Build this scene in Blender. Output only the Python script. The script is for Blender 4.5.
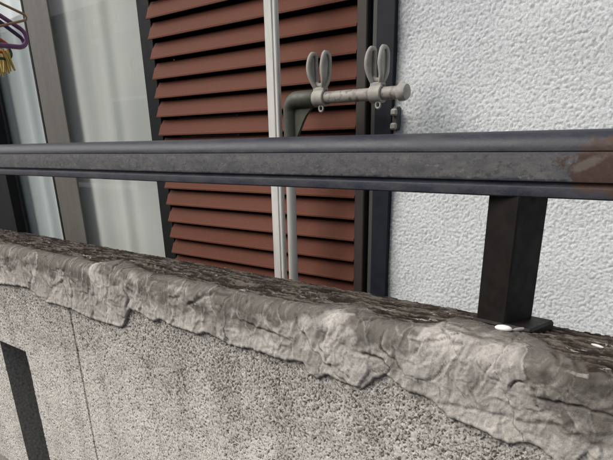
import bpy, math, random
import numpy as np
from mathutils import Matrix, Vector

random.seed(4)
rng = np.random.default_rng(7)
scene = bpy.context.scene
COL = scene.collection
for o in list(bpy.data.objects):
    bpy.data.objects.remove(o)

# ------------------------------------------------------------------ camera
# the photograph is the upper part of a portrait frame: 26 mm equivalent lens, principal point below the middle
W, H = 613.0, 460.0
FPX, CX, CY = 592.0, 306.5, 408.0
ZC = 1.45                                   # eye height above the ground


def unit(v):
    v = np.array(v, float)
    return v / np.linalg.norm(v)


DOWN = unit((334 - CX, 1720 - CY, FPX))     # world -Z in camera axes (x right, y down, z forward)
LEFT = unit((-435 - CX, 155 - CY, FPX))     # world -X, along the rail
LEFT = unit(LEFT - DOWN * LEFT.dot(DOWN))
AWAY = np.cross(DOWN, LEFT)                 # world +Y, towards the house


def ray(px, py):
    r = np.array([px - CX, py - CY, FPX])
    return np.array([-r.dot(LEFT), r.dot(AWAY), -r.dot(DOWN)])


def on_y(px, py, Y):
    v = ray(px, py)
    p = v * Y / v[1]
    return Vector((p[0], p[1], p[2] + ZC))


def on_z(px, py, z):
    v = ray(px, py)
    p = v * (z - ZC) / v[2]
    return Vector((p[0], p[1], p[2] + ZC))


def project(X, Y, Z):
    Zr = Z - ZC
    c = [-LEFT[i] * X + AWAY[i] * Y - DOWN[i] * Zr for i in range(3)]
    return CX + FPX * c[0] / c[2], CY + FPX * c[1] / c[2]


cam_data = bpy.data.cameras.new('camera')
cam = bpy.data.objects.new('camera', cam_data)
COL.objects.link(cam)
cam_data.sensor_fit = 'HORIZONTAL'
cam_data.sensor_width = 36.0
cam_data.lens = 36.0 * FPX / W
cam_data.shift_x = 0.0
cam_data.shift_y = (CY - H / 2) / W
cam_data.clip_start = 0.01
cam_data.clip_end = 500.0
right = Vector((-LEFT[0], AWAY[0], -DOWN[0]))
up = -Vector((-LEFT[1], AWAY[1], -DOWN[1]))
back = -Vector((-LEFT[2], AWAY[2], -DOWN[2]))
m3 = Matrix((right, up, back)).transposed()
cam.matrix_world = Matrix.Translation((0, 0, ZC)) @ m3.to_4x4()
scene.camera = cam

# ------------------------------------------------------------------ light
SUN_EL, SUN_AZ = math.radians(42), math.radians(224)      # azimuth: from +Y clockwise; comes from behind left
world = bpy.data.worlds.new('World')
scene.world = world
world.use_nodes = True
wn = world.node_tree
sky = wn.nodes.new('ShaderNodeTexSky')
sky.sky_type = 'NISHITA'
sky.sun_disc = False
sky.sun_elevation = SUN_EL
sky.sun_rotation = SUN_AZ
sky.air_density = 1.0
sky.dust_density = 3.0
sky.ozone_density = 0.6
hsv = wn.nodes.new('ShaderNodeHueSaturation')            # thin overcast: the blue is mostly washed out
hsv.inputs['Saturation'].default_value = 0.35
wn.links.new(sky.outputs[0], hsv.inputs['Color'])
wn.links.new(hsv.outputs[0], wn.nodes['Background'].inputs[0])
wn.nodes['Background'].inputs[1].default_value = 0.15

sun_data = bpy.data.lights.new('sun', 'SUN')
sun_data.energy = 1.5
sun_data.angle = math.radians(40)
sun_data.color = (1.0, 0.93, 0.84)
sun = bpy.data.objects.new('sun', sun_data)
COL.objects.link(sun)
sd = Vector((math.sin(SUN_AZ) * math.cos(SUN_EL), math.cos(SUN_AZ) * math.cos(SUN_EL), math.sin(SUN_EL)))
sun.rotation_euler = sd.to_track_quat('Z', 'Y').to_euler()
sun.location = sd * 30

scene.view_settings.view_transform = 'Standard'
scene.view_settings.look = 'None'
scene.view_settings.exposure = 0.48
scene.view_settings.gamma = 1.0
scene.view_settings.use_curve_mapping = False
scene.render.engine = 'CYCLES'


# ------------------------------------------------------------------ helpers: objects
def make_obj(name, verts, faces, mat, parent=None, smooth=False, attrs=None):
    me = bpy.data.meshes.new(name)
    if isinstance(verts, np.ndarray):
        nv, nf = len(verts), len(faces)
        me.vertices.add(nv)
        me.vertices.foreach_set('co', verts.astype(np.float32).ravel())
        k = faces.shape[1]
        me.loops.add(nf * k)
        me.loops.foreach_set('vertex_index', faces.astype(np.int32).ravel())
        me.polygons.add(nf)
        me.polygons.foreach_set('loop_start', np.arange(0, nf * k, k, dtype=np.int32))
        me.update(calc_edges=True)
    else:
        me.from_pydata([tuple(v) for v in verts], [], faces)
        me.update()
    if smooth:
        me.polygons.foreach_set('use_smooth', np.ones(len(me.polygons), dtype=bool))
    for an, av in (attrs or {}).items():
        a = me.attributes.new(an, 'FLOAT', 'POINT')
        a.data.foreach_set('value', np.asarray(av, dtype=np.float32).ravel())
    if mat:
        me.materials.append(mat)
    o = bpy.data.objects.new(name, me)
    COL.objects.link(o)
    o.parent = parent
    return o


def thing(name, label, cat, loc=(0, 0, 0), group=None):
    o = bpy.data.objects.new(name, None)
    COL.objects.link(o)
    o.location = loc
    o.empty_display_size = 0.05
    o['label'] = label
    o['category'] = cat
    if group:
        o['group'] = group
    return o


def tag(o, label, cat, group=None):
    o['label'] = label
    o['category'] = cat
    if group:
        o['group'] = group
    return o


class MB:
    """collects shapes into one mesh; coordinates are in world metres, rebased on the parent when built"""

    def __init__(self):
        self.v, self.f = [], []

    def add(self, vs, fs):
        b = len(self.v)
        self.v += [Vector(v) for v in vs]
        self.f += [tuple(i + b for i in f) for f in fs]
        return self

    def box(self, x0, x1, y0, y1, z0, z1, bev=0.0, rot=0.0, piv=None):
        """box with chamfered vertical, top and bottom edges"""
        b = min(bev, (x1 - x0) / 2.01, (y1 - y0) / 2.01, (z1 - z0) / 2.01)
        if b <= 0:
            vs = [(x, y, z) for z in (z0, z1) for x, y in ((x0, y0), (x1, y0), (x1, y1), (x0, y1))]
            fs = [(3, 2, 1, 0), (4, 5, 6, 7)] + [(i, (i + 1) % 4, 4 + (i + 1) % 4, 4 + i) for i in range(4)]
        else:
            def ring(z, i):
                return [(x0 + b, y0 + i, z), (x1 - b, y0 + i, z), (x1 - i, y0 + b, z), (x1 - i, y1 - b, z),
                        (x1 - b, y1 - i, z), (x0 + b, y1 - i, z), (x0 + i, y1 - b, z), (x0 + i, y0 + b, z)]
            vs = ring(z0, b) + ring(z0 + b, 0) + ring(z1 - b, 0) + ring(z1, b)
            fs = [tuple(range(7, -1, -1)), tuple(range(24, 32))]
            for k in range(3):
                for i in range(8):
                    j = (i + 1) % 8
                    fs.append((k * 8 + i, k * 8 + j, k * 8 + 8 + j, k * 8 + 8 + i))
        vs = [Vector(v) for v in vs]
        if rot:
            p = Vector(piv) if piv else Vector(((x0 + x1) / 2, (y0 + y1) / 2, 0))
            R = Matrix.Rotation(rot, 3, 'Z')
            vs = [R @ (v - p) + p for v in vs]
        return self.add(vs, fs)

    def tube(self, path, r, n=12, closed=False, caps=True, flat=1.0, flat_dir=None):
        P = [Vector(p) for p in path]
        m = len(P)
        rs = r if isinstance(r, (list, tuple)) else [r] * m
        vs, fs = [], []
        prev = None
        for i in range(m):
            if closed:
                t = P[(i + 1) % m] - P[i - 1]
            else:
                t = P[min(i + 1, m - 1)] - P[max(i - 1, 0)]
            t.normalize()
            if flat_dir is not None:
                a = Vector(flat_dir)
            elif prev is None:
                a = Vector((0, 0, 1)) if abs(t.z) < 0.9 else Vector((1, 0, 0))
            else:
                a = prev
            a = (a - t * a.dot(t)).normalized()
            prev = a
            b = t.cross(a)
            for k in range(n):
                th = 2 * math.pi * k / n
                vs.append(P[i] + a * math.cos(th) * rs[i] * flat + b * math.sin(th) * rs[i])
        for i in range(m if closed else m - 1):
            i2 = (i + 1) % m
            for k in range(n):
                k2 = (k + 1) % n
                fs.append((i * n + k, i * n + k2, i2 * n + k2, i2 * n + k))
        if caps and not closed:
            fs.append(tuple(range(n - 1, -1, -1)))
            fs.append(tuple((m - 1) * n + k for k in range(n)))
        return self.add(vs, fs)

    def extrude_x(self, prof, x0, x1, caps=True):
        """closed profile [(y, z)] swept along X"""
        n = len(prof)
        vs = [(x0, y, z) for y, z in prof] + [(x1, y, z) for y, z in prof]
        fs = [(i, (i + 1) % n, n + (i + 1) % n, n + i) for i in range(n)]
        if caps:
            fs += [tuple(range(n - 1, -1, -1)), tuple(range(n, 2 * n))]
        return self.add(vs, fs)

    def extrude_z(self, prof, z0, z1):
        n = len(prof)
        vs = [(x, y, z0) for x, y in prof] + [(x, y, z1) for x, y in prof]
        fs = [(i, (i + 1) % n, n + (i + 1) % n, n + i) for i in range(n)]
        fs += [tuple(range(n - 1, -1, -1)), tuple(range(n, 2 * n))]
        return self.add(vs, fs)

    def build(self, name, mat, parent=None, smooth=False, auto=None):
        off = Vector((0, 0, 0))
        p = parent
        while p is not None:
            off += p.location
            p = p.parent
        o = make_obj(name, [v - off for v in self.v], self.f, mat, parent, smooth)
        me = o.data
        import bmesh
        bm = bmesh.new()
        bm.from_mesh(me)
        bmesh.ops.recalc_face_normals(bm, faces=bm.faces)
        if auto is not None:
            for f in bm.faces:
                f.smooth = True
            for e in bm.edges:
                if len(e.link_faces) == 2 and e.calc_face_angle(0) > auto:
                    e.smooth = False
        bm.to_mesh(me)
        bm.free()
        return o


# ------------------------------------------------------------------ helpers: noise on arrays
def _hash(ix, iy, seed):
    h = (ix.astype(np.int64) * 374761393 + iy.astype(np.int64) * 668265263 + seed * 1442695041) & 0xFFFFFFFF
    h = ((h ^ (h >> 13)) * 1274126177) & 0xFFFFFFFF
    h = ((h ^ (h >> 16)) * 2246822519) & 0xFFFFFFFF
    return ((h ^ (h >> 15)) & 0xFFFFFF) / float(0xFFFFFF)


def vnoise(x, y, seed=0):
    """gradient noise, about -1..1"""
    ix, iy = np.floor(x), np.floor(y)
    fx, fy = x - ix, y - iy
    ux, uy = fx * fx * fx * (fx * (fx * 6 - 15) + 10), fy * fy * fy * (fy * (fy * 6 - 15) + 10)
    out = 0
    for dx in (0, 1):
        for dy in (0, 1):
            a = _hash(ix + dx, iy + dy, seed) * 2 * np.pi
            g = np.cos(a) * (fx - dx) + np.sin(a) * (fy - dy)
            out = out + g * (ux if dx else 1 - ux) * (uy if dy else 1 - uy)
    return out * 1.5


def fbm(x, y, seed=0, oct=4, gain=0.5):
    s, a, t = 0, 1.0, 0
    for k in range(oct):
        s = s + a * vnoise(x * 2 ** k, y * 2 ** k, seed + 17 * k)
        t += a
        a *= gain
    return s / t


def worley(x, y, seed=0):
    """distance to nearest and second nearest cell point, and the cell's random number"""
    ix, iy = np.floor(x), np.floor(y)
    d1 = np.full(x.shape, 9.0)
    d2 = np.full(x.shape, 9.0)
    rid = np.zeros(x.shape)
    for dx in (-1, 0, 1):
        for dy in (-1, 0, 1):
            cx, cy = ix + dx, iy + dy
            px = cx + _hash(cx, cy, seed)
            py = cy + _hash(cx, cy, seed + 5)
            d = np.hypot(px - x, py - y)
            r = _hash(cx, cy, seed + 9)
            closer = d < d1
            d2 = np.where(closer, d1, np.minimum(d2, d))
            rid = np.where(closer, r, rid)
            d1 = np.where(closer, d, d1)
    return d1, d2, rid


def facets(x, y, seed=0):
    """flat chips: each cell is a plane with its own tilt; also the distance to the chip's border"""
    ix, iy = np.floor(x), np.floor(y)
    d1 = np.full(x.shape, 9.0)
    d2 = np.full(x.shape, 9.0)
    out = np.zeros(x.shape)
    for dx in (-1, 0, 1):
        for dy in (-1, 0, 1):
            cx, cy = ix + dx, iy + dy
            ox, oy = x - cx - _hash(cx, cy, seed), y - cy - _hash(cx, cy, seed + 5)
            d = np.hypot(ox, oy)
            hgt = (_hash(cx, cy, seed + 11) - 0.5) * 2 * ox + (_hash(cx, cy, seed + 13) - 0.5) * 2 * oy + 0.5 * (_hash(cx, cy, seed + 17) - 0.5)
            closer = d < d1
            d2 = np.where(closer, d1, np.minimum(d2, d))
            out = np.where(closer, hgt, out)
            d1 = np.where(closer, d, d1)
    return out, d2 - d1


def sstep(a, b, x):
    t = np.clip((x - a) / (b - a), 0, 1)
    return t * t * (3 - 2 * t)


def grid_faces(nu, nv):
    i = np.arange(nu - 1)[:, None] * nv + np.arange(nv - 1)[None, :]
    return np.stack([i, i + nv, i + nv + 1, i + 1], -1).reshape(-1, 4)


# ------------------------------------------------------------------ helpers: materials
class Mat:
    def __init__(self, name, color=(0.5, 0.5, 0.5), rough=0.6, metal=0.0, spec=0.5):
        self.m = bpy.data.materials.new(name)
        self.m.use_nodes = True
        self.t = self.m.node_tree
        self.b = self.t.nodes['Principled BSDF']
        self.b.inputs['Base Color'].default_value = (*color, 1)
        self.b.inputs['Roughness'].default_value = rough
        self.b.inputs['Metallic'].default_value = metal
        self.b.inputs['Specular IOR Level'].default_value = spec
        self.co = None

    def n(self, kind, **kw):
        nd = self.t.nodes.new(kind)
        for k, v in kw.items():
            setattr(nd, k, v)
        return nd

    def link(self, a, b):
        self.t.links.new(a, b)
        return self

    def coords(self):
        if self.co is None:
            g = self.n('ShaderNodeNewGeometry')
            self.co = g.outputs['Position']
        return self.co

    def scaled(self, scale):
        mp = self.n('ShaderNodeMapping')
        mp.inputs['Scale'].default_value = scale
        self.link(self.coords(), mp.inputs['Vector'])
        return mp.outputs[0]

    def noise(self, scale, detail=4, rough=0.5, stretch=(1, 1, 1), dist=0.0):
        nd = self.n('ShaderNodeTexNoise')
        nd.inputs['Scale'].default_value = scale
        nd.inputs['Detail'].default_value = detail
        nd.inputs['Roughness'].default_value = rough
        nd.inputs['Distortion'].default_value = dist
        self.link(self.scaled(stretch), nd.inputs['Vector'])
        return nd.outputs['Fac']

    def voronoi(self, scale, out='Distance', stretch=(1, 1, 1), feature='F1'):
        nd = self.n('ShaderNodeTexVoronoi', feature=feature)
        nd.inputs['Scale'].default_value = scale
        self.link(self.scaled(stretch), nd.inputs['Vector'])
        return nd.outputs[out]

    def attr(self, name):
        nd = self.n('ShaderNodeAttribute')
        nd.attribute_name = name
        return nd.outputs['Fac']

    def ramp(self, fac, stops):
        nd = self.n('ShaderNodeValToRGB')
        cr = nd.color_ramp
        while len(cr.elements) < len(stops):
            cr.elements.new(0.5)
        for e, (p, c) in zip(cr.elements, stops):
            e.position = p
            e.color = (c, c, c, 1) if isinstance(c, (int, float)) else (*c, 1)
        self.link(fac, nd.inputs[0])
        return nd.outputs[0]

    def mix(self, fac, a, b, mode='MIX'):
        nd = self.n('ShaderNodeMix', data_type='RGBA', blend_type=mode)
        for s, v in ((nd.inputs[0], fac), (nd.inputs[6], a), (nd.inputs[7], b)):
            if isinstance(v, (int, float)):
                s.default_value = v
            elif isinstance(v, tuple):
                s.default_value = (*v, 1)
            else:
                self.link(v, s)
        return nd.outputs[2]

    def math(self, op, a, b=0.0, clamp=False):
        nd = self.n('ShaderNodeMath', operation=op, use_clamp=clamp)
        for s, v in ((nd.inputs[0], a), (nd.inputs[1], b)):
            if isinstance(v, (int, float)):
                s.default_value = v
            else:
                self.link(v, s)
        return nd.outputs[0]

    def color(self, c):
        self.link(c, self.b.inputs['Base Color'])
        return self

    def rough(self, c):
        self.link(c, self.b.inputs['Roughness'])
        return self

    def bump(self, h, dist=0.001, strength=1.0):
        nd = self.n('ShaderNodeBump')
        nd.inputs['Distance'].default_value = dist
        nd.inputs['Strength'].default_value = strength
        self.link(h, nd.inputs['Height'])
        prev = self.b.inputs['Normal'].links
        if prev:
            self.link(prev[0].from_socket, nd.inputs['Normal'])
        self.link(nd.outputs[0], self.b.inputs['Normal'])
        return self


M = {}


def build_materials():
    # dusty dark anodised rail
    m = Mat('dark_rail_metal', (0.02, 0.022, 0.028), 0.34, 0.0, 0.32)
    sep = m.n('ShaderNodeSeparateXYZ')
    m.link(m.coords(), sep.inputs[0])
    zr = m.math('SUBTRACT', sep.outputs['Z'], ZC + 0.0053)         # 0 at the top of the rail
    dust_n = m.noise(55, 6, 0.65, (0.55, 1, 1.6))
    fine = m.noise(420, 3, 0.6)
    edge = m.math('MULTIPLY', m.math('SUBTRACT', m.noise(120, 5, 0.7), 0.5), 0.009)
    zz = m.math('ADD', zr, edge)
    face = m.math('MULTIPLY', m.ramp(m.math('MULTIPLY', zz, -16.0), [(0.30, 0.0), (0.36, 1.0), (0.68, 1.0), (0.715, 0.0)]), 1.0)
    dustf = m.math('MULTIPLY', face, m.ramp(dust_n, [(0.30, 0.25), (0.68, 1.0)]))
    crown = m.math('MULTIPLY', m.ramp(m.noise(38, 6, 0.7, (0.5, 1, 1)), [(0.42, 0.0), (0.75, 0.38)]), 1.0)
    dust = m.math('MAXIMUM', dustf, crown)
    c = m.mix(dust, (0.012, 0.015, 0.028), (0.118, 0.115, 0.113))
    c = m.mix(m.ramp(fine, [(0.45, 0.0), (0.75, 0.35)]), c, (0.045, 0.045, 0.05))
    c = m.mix(m.ramp(m.noise(150, 6, 0.8, (0.6, 1, 1)), [(0.50, 0.0), (0.62, 0.7)]), c, (0.030, 0.030, 0.033))
    c = m.mix(m.math('MULTIPLY', face, m.ramp(m.noise(240, 4, 0.7, (0.7, 1, 1)), [(0.58, 0.0), (0.72, 0.55)])), c, (0.20, 0.195, 0.19))
    # brown rust bloom by the post, with a paler scrape inside it
    wob = m.math('MULTIPLY', m.math('SUBTRACT', m.noise(60, 6, 0.7), 0.5), 1.5)
    ex = m.math('MULTIPLY', m.math('ADD', sep.outputs['X'], 0.168), 23.0)
    ez = m.math('MULTIPLY', m.math('ADD', zr, 0.031), 36.0)
    rr_ = m.math('SQRT', m.math('ADD', m.math('MULTIPLY', ex, ex), m.math('MULTIPLY', ez, ez)))
    patch = m.ramp(m.math('ADD', rr_, wob), [(0.86, 1.0), (0.97, 0.0)])
    patch = m.math('MULTIPLY', patch, m.ramp(m.noise(150, 5, 0.7), [(0.28, 0.75), (0.45, 1.0)]))
    brown = m.mix(m.noise(160, 4, 0.6), (0.030, 0.016, 0.011), (0.066, 0.036, 0.025))
    c = m.mix(m.math('MULTIPLY', patch, 0.95), c, brown)
    sx_n = m.math('MULTIPLY', m.math('ADD', sep.outputs['X'], 0.190), 55.0)
    sz_n = m.math('MULTIPLY', m.math('ADD', m.math('ADD', zr, 0.029), m.math('MULTIPLY', m.math('ADD', sep.outputs['X'], 0.190), -0.35)), 140.0)
    sr_ = m.math('SQRT', m.math('ADD', m.math('MULTIPLY', sx_n, sx_n), m.math('MULTIPLY', sz_n, sz_n)))
    scr = m.math('MULTIPLY', m.ramp(m.math('ADD', sr_, wob), [(0.55, 0.7), (0.85, 0.0)]), patch)
    c = m.mix(scr, c, (0.115, 0.100, 0.090))
    m.color(c)
    m.rough(m.math('MAXIMUM', m.ramp(dust, [(0.0, 0.46), (0.8, 0.85)]), m.math('MULTIPLY', patch, 0.6)))
    m.bump(m.noise(260, 4, 0.6), 0.0004, 0.5)
    M['rail'] = m.m

    m = Mat('dark_brown_paint', (0.016, 0.013, 0.012), 0.5, 0.0, 0.2)
    m.color(m.mix(m.ramp(m.noise(40, 5, 0.6), [(0.4, 0.0), (0.8, 1.0)]), (0.007, 0.0055, 0.005), (0.013, 0.010, 0.0088)))
    m.rough(m.ramp(m.noise(90, 4), [(0.3, 0.42), (0.7, 0.62)]))
    m.bump(m.noise(700, 3), 0.0002, 0.4)
    M['post'] = m.m

    # sprayed stone-chip coat of the boundary wall
    m = Mat('stone_chip_render', (0.4, 0.38, 0.35), 0.92, 0, 0.2)
    pit = m.attr('pit')
    sp = m.voronoi(480, 'Color')
    spv = m.n('ShaderNodeSeparateColor')
    m.link(sp, spv.inputs[0])
    base = m.mix(m.noise(7, 4, 0.6), (0.48, 0.455, 0.405), (0.74, 0.715, 0.66))
    base = m.mix(m.ramp(m.noise(11, 4, 0.6, (1, 1, 0.10)), [(0.48, 0.0), (0.72, 0.65)]), base, (0.26, 0.235, 0.195))
    base = m.mix(m.math('MULTIPLY', m.attr('dirt'), 0.75), base, (0.18, 0.162, 0.135))
    c = m.mix(m.ramp(spv.outputs[0], [(0.0, 0.0), (1.0, 0.6)]), base, (0.78, 0.76, 0.73))
    c = m.mix(m.ramp(spv.outputs[1], [(0.74, 0.0), (0.82, 0.8)]), c, (0.12, 0.103, 0.085))
    c = m.mix(m.ramp(pit, [(0.2, 0.0), (0.8, 0.85)]), c, (0.060, 0.052, 0.044))
    m.color(c)
    m.bump(m.noise(900, 3, 0.6), 0.0009, 0.8)
    M['stonechip'] = m.m

    # smeared repair mortar; "old" is the weathered top, "crease" darkens folds, dab rims and the lower edge
    m = Mat('smeared_mortar', (0.4, 0.37, 0.34), 0.97, 0, 0.08)
    old, crease = m.attr('old'), m.attr('crease')
    tone = m.attr('tone')
    light = m.mix(m.noise(26, 6, 0.62, (1.6, 1, 0.6)), (0.44, 0.415, 0.380), (0.60, 0.570, 0.530))
    light = m.mix(m.ramp(tone, [(0.2, 0.0), (0.95, 0.9)]), light, (0.105, 0.096, 0.085))
    light = m.mix(m.ramp(m.noise(300, 5, 0.75), [(0.5, 0.0), (0.72, 0.5)]), light, (0.15, 0.135, 0.12))
    light = m.mix(m.ramp(m.noise(60, 5, 0.7, (1.5, 1, 0.7), 0.6), [(0.52, 0.0), (0.68, 0.5)]), light, (0.19, 0.170, 0.150))
    grain = m.attr('grain')
    dark = m.ramp(grain, [(0.25, (0.014, 0.010, 0.008)), (0.60, (0.048, 0.037, 0.030)), (0.82, (0.080, 0.066, 0.055)), (0.97, (0.17, 0.15, 0.13))])
    dark = m.mix(m.ramp(m.noise(210, 5, 0.7, (0.3, 1, 1)), [(0.35, 0.0), (0.75, 0.7)]), dark, (0.030, 0.024, 0.020))
    dark = m.mix(m.ramp(m.noise(100, 5, 0.65, (0.22, 1, 1)), [(0.61, 0.0), (0.66, 0.8)]), dark, (0.40, 0.37, 0.34))
    sm_a = m.attr('smear')
    light = m.mix(m.ramp(sm_a, [(0.15, 0.5), (0.45, 0.0)]), light, (0.15, 0.132, 0.114))
    light = m.mix(m.ramp(sm_a, [(0.6, 0.0), (0.95, 0.30)]), light, (0.60, 0.57, 0.525))
    light = m.mix(m.math('MULTIPLY', m.attr('paled'), 0.28), light, (0.58, 0.55, 0.51))
    c = m.mix(old, light, dark)
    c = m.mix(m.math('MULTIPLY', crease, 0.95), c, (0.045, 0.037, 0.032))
    m.color(c)
    m.bump(m.noise(120, 6, 0.68, (1, 1, 0.4), 0.4), 0.0022, 0.7)
    m.bump(m.noise(420, 5, 0.75), 0.0010, 0.8)
    M['mortar'] = m.m

    # pale sprayed stucco of the house
    m = Mat('pale_stucco', (0.66, 0.68, 0.69), 0.9, 0, 0.2)
    c = m.mix(m.noise(4, 4), (0.64, 0.672, 0.685), (0.74, 0.765, 0.77))
    c = m.mix(m.ramp(m.attr('pit'), [(0.40, 0.0), (0.95, 0.62)]), c, (0.33, 0.345, 0.345))
    c = m.mix(m.ramp(m.noise(380, 5, 0.7), [(0.50, 0.0), (0.64, 0.55)]), c, (0.36, 0.38, 0.385))
    c = m.mix(m.ramp(m.noise(2.5, 4, 0.6, (1, 1, 0.4)), [(0.50, 0.0), (0.75, 0.25)]), c, (0.42, 0.435, 0.435))
    c = m.mix(m.math('MULTIPLY', m.attr('jamb_dark'), 0.75), c, (0.17, 0.175, 0.17))
    m.color(c)
    m.bump(m.noise(330, 6, 0.7), 0.0016, 0.8)
    M['stucco'] = m.m
    m = Mat('plain_stucco', (0.66, 0.68, 0.69), 0.9, 0, 0.2)
    m.bump(m.noise(130, 5, 0.6), 0.004, 1.0)
    M['stucco_plain'] = m.m

    m = Mat('red_brown_slat', (0.10, 0.032, 0.018), 0.7, 0, 0.15)
    oi = m.n('ShaderNodeObjectInfo')
    c = m.mix(m.noise(9, 5, 0.6, (0.3, 1, 1)), (0.094, 0.028, 0.015), (0.120, 0.039, 0.021))
    c = m.mix(m.math('MULTIPLY', oi.outputs['Random'], 0.45), c, (0.125, 0.048, 0.030))
    c = m.mix(m.ramp(m.noise(230, 4, 0.6, (0.25, 1, 1)), [(0.58, 0.0), (0.8, 0.25)]), c, (0.19, 0.12, 0.09))
    m.color(c)
    M['slat'] = m.m

    def simple(name, col, rough, var=0.25, scale=40, metal=0.0, spec=0.4, stretch=(1, 1, 1)):
        m = Mat(name, col, rough, metal, spec)
        lo = tuple(x * (1 - var) for x in col)
        hi = tuple(min(1, x * (1 + var)) for x in col)
        m.color(m.mix(m.ramp(m.noise(scale, 6, 0.62, stretch), [(0.3, 0.0), (0.7, 1.0)]), lo, hi))
        m.rough(m.ramp(m.noise(scale * 2, 4), [(0.3, max(0.05, rough - 0.08)), (0.7, min(1, rough + 0.1))]))
        m.bump(m.noise(scale * 12, 3), 0.0002, 0.4)
        M[name] = m.m
        return m
    simple('bronze_aluminium', (0.105, 0.098, 0.086), 0.5, 0.15, 30, stretch=(1, 1, 0.1))
    simple('brown_frame', (0.042, 0.034, 0.028), 0.55, 0.2, 30, stretch=(1, 1, 0.1))
    simple('black_frame', (0.006, 0.006, 0.007), 0.6, 0.3, 30, spec=0.2)
    simple('navy_frame', (0.009, 0.011, 0.017), 0.55, 0.25, 30, spec=0.25, stretch=(1, 1, 0.2))
    simple('grey_strip', (0.060, 0.058, 0.055), 0.5, 0.2, 40, stretch=(1, 1, 0.2))
    simple('pole_aluminium', (0.56, 0.555, 0.525), 0.5, 0.14, 70, 0.0, 0.4, (1, 1, 0.15))
    simple('pipe_grey', (0.42, 0.41, 0.38), 0.5, 0.15, 50, 0.0, 0.4, (1, 1, 0.15))
    simple('olive_plastic', (0.052, 0.055, 0.040), 0.55, 0.2, 45)
    simple('clip_plastic', (0.30, 0.288, 0.258), 0.6, 0.22, 70)
    simple('purple_plastic', (0.19, 0.085, 0.19), 0.4, 0.15, 60)
    simple('violet_plastic', (0.085, 0.045, 0.12), 0.4, 0.15, 60)
    simple('tan_plastic', (0.30, 0.20, 0.11), 0.5, 0.2, 60)
    simple('orange_plastic', (0.42, 0.10, 0.05), 0.45, 0.15, 60)
    simple('green_plastic', (0.05, 0.085, 0.045), 0.45, 0.15, 60)
    simple('yellow_plastic', (0.50, 0.36, 0.10), 0.5, 0.15, 60)
    simple('white_stone', (0.80, 0.79, 0.76), 0.6, 0.08, 200)
    simple('steel', (0.45, 0.45, 0.44), 0.4, 0.15, 60, 0.8)
    simple('room_plaster', (0.20, 0.19, 0.17), 0.9, 0.1, 6)
    simple('concrete', (0.25, 0.24, 0.225), 0.9, 0.25, 8)
    simple('dark_concrete', (0.19, 0.185, 0.175), 0.95, 0.45, 160)
    simple('asphalt', (0.06, 0.06, 0.06), 0.9, 0.3, 60)
    simple('neighbour_wall', (0.19, 0.18, 0.16), 0.85, 0.15, 5)
    simple('neighbour_roof', (0.055, 0.055, 0.06), 0.7, 0.2, 10)
    simple('neighbour_glass', (0.02, 0.025, 0.03), 0.08, 0.1, 10)
    simple('neighbour_trim', (0.72, 0.70, 0.66), 0.6, 0.1, 10)

    # weathered steel pipe
    m = Mat('weathered_pipe', (0.3, 0.28, 0.25), 0.55, 0, 0.4)
    c = m.mix(m.noise(50, 5, 0.6), (0.20, 0.185, 0.16), (0.36, 0.34, 0.31))
    c = m.mix(m.ramp(m.noise(85, 5, 0.6, (1.3, 1, 1)), [(0.53, 0.0), (0.62, 0.8)]), c, (0.10, 0.082, 0.065))
    m.color(c)
    m.bump(m.noise(400, 4), 0.0003, 0.6)
    M['pipe'] = m.m

    # lace curtain: thin woven cloth, lets some light through
    for nm, col in (('lace', (0.84, 0.855, 0.82)), ('cool_lace', (0.80, 0.86, 0.87))):
        m = Mat('curtain_' + nm, col, 0.9, 0, 0.1)
        wv = m.noise(30, 3, 0.5, (1, 1, 0.03))
        m.color(m.mix(wv, tuple(x * 0.86 for x in col), col))
        tr = m.n('ShaderNodeBsdfTranslucent')
        tr.inputs[0].default_value = (*col, 1)
        mx = m.n('ShaderNodeMixShader')
        mx.inputs[0].default_value = 0.25
        m.link(m.b.outputs[0], mx.inputs[1])
        m.link(tr.outputs[0], mx.inputs[2])
        m.link(mx.outputs[0], m.t.nodes['Material Output'].inputs[0])
        M[nm] = m.m

    # window pane: clear sheet that mirrors by its Fresnel reflectance
    m = Mat('window_glass')
    g = m.n('ShaderNodeBsdfGlossy')
    g.inputs['Roughness'].default_value = 0.004
    t = m.n('ShaderNodeBsdfTransparent')
    t.inputs[0].default_value = (0.93, 0.95, 0.94, 1)
    geo = m.n('ShaderNodeNewGeometry')
    dp = m.n('ShaderNodeVectorMath', operation='DOT_PRODUCT')
    m.link(geo.outputs['Incoming'], dp.inputs[0])
    m.link(geo.outputs['Normal'], dp.inputs[1])
    grazing = m.math('SUBTRACT', 1.0, m.math('ABSOLUTE', dp.outputs['Value']))
    f2 = m.math('MULTIPLY', m.math('ADD', m.math('MULTIPLY', m.math('POWER', grazing, 5.0), 0.96), 0.043), 1.8, True)
    mx = m.n('ShaderNodeMixShader')
    m.link(f2, mx.inputs[0])
    m.link(t.outputs[0], mx.inputs[1])
    m.link(g.outputs[0], mx.inputs[2])
    m.link(mx.outputs[0], m.t.nodes['Material Output'].inputs[0])
    M['glass'] = m.m


build_materials()

# ------------------------------------------------------------------ key distances (metres; camera stands over Y = 0)
Y_WALL = 0.530          # front face of the boundary wall
Y_HOUSE = 1.15          # outer face of shutter and stucco
Z_TOP = ZC - 0.183      # top of the boundary wall
X_L, X_R = -3.6, 1.2    # how far wall, rail and house run past the frame
VX0, VX1 = -1.78, 0.12  # the stretch modelled finely

# ------------------------------------------------------------------ ground
g = MB()
S = 150
g.add([(-S, -S, 0), (S, -S, 0), (S, S, 0), (-S, S, 0)], [(0, 1, 2, 3)])
o = g.build('ground', M['asphalt'])
o['kind'] = 'structure'

# ------------------------------------------------------------------ boundary wall
wall = thing('boundary_wall', 'speckled grey boundary wall with lumpy mortar smeared over its top edge', 'wall', (-0.8, 0.6, 0))


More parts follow.
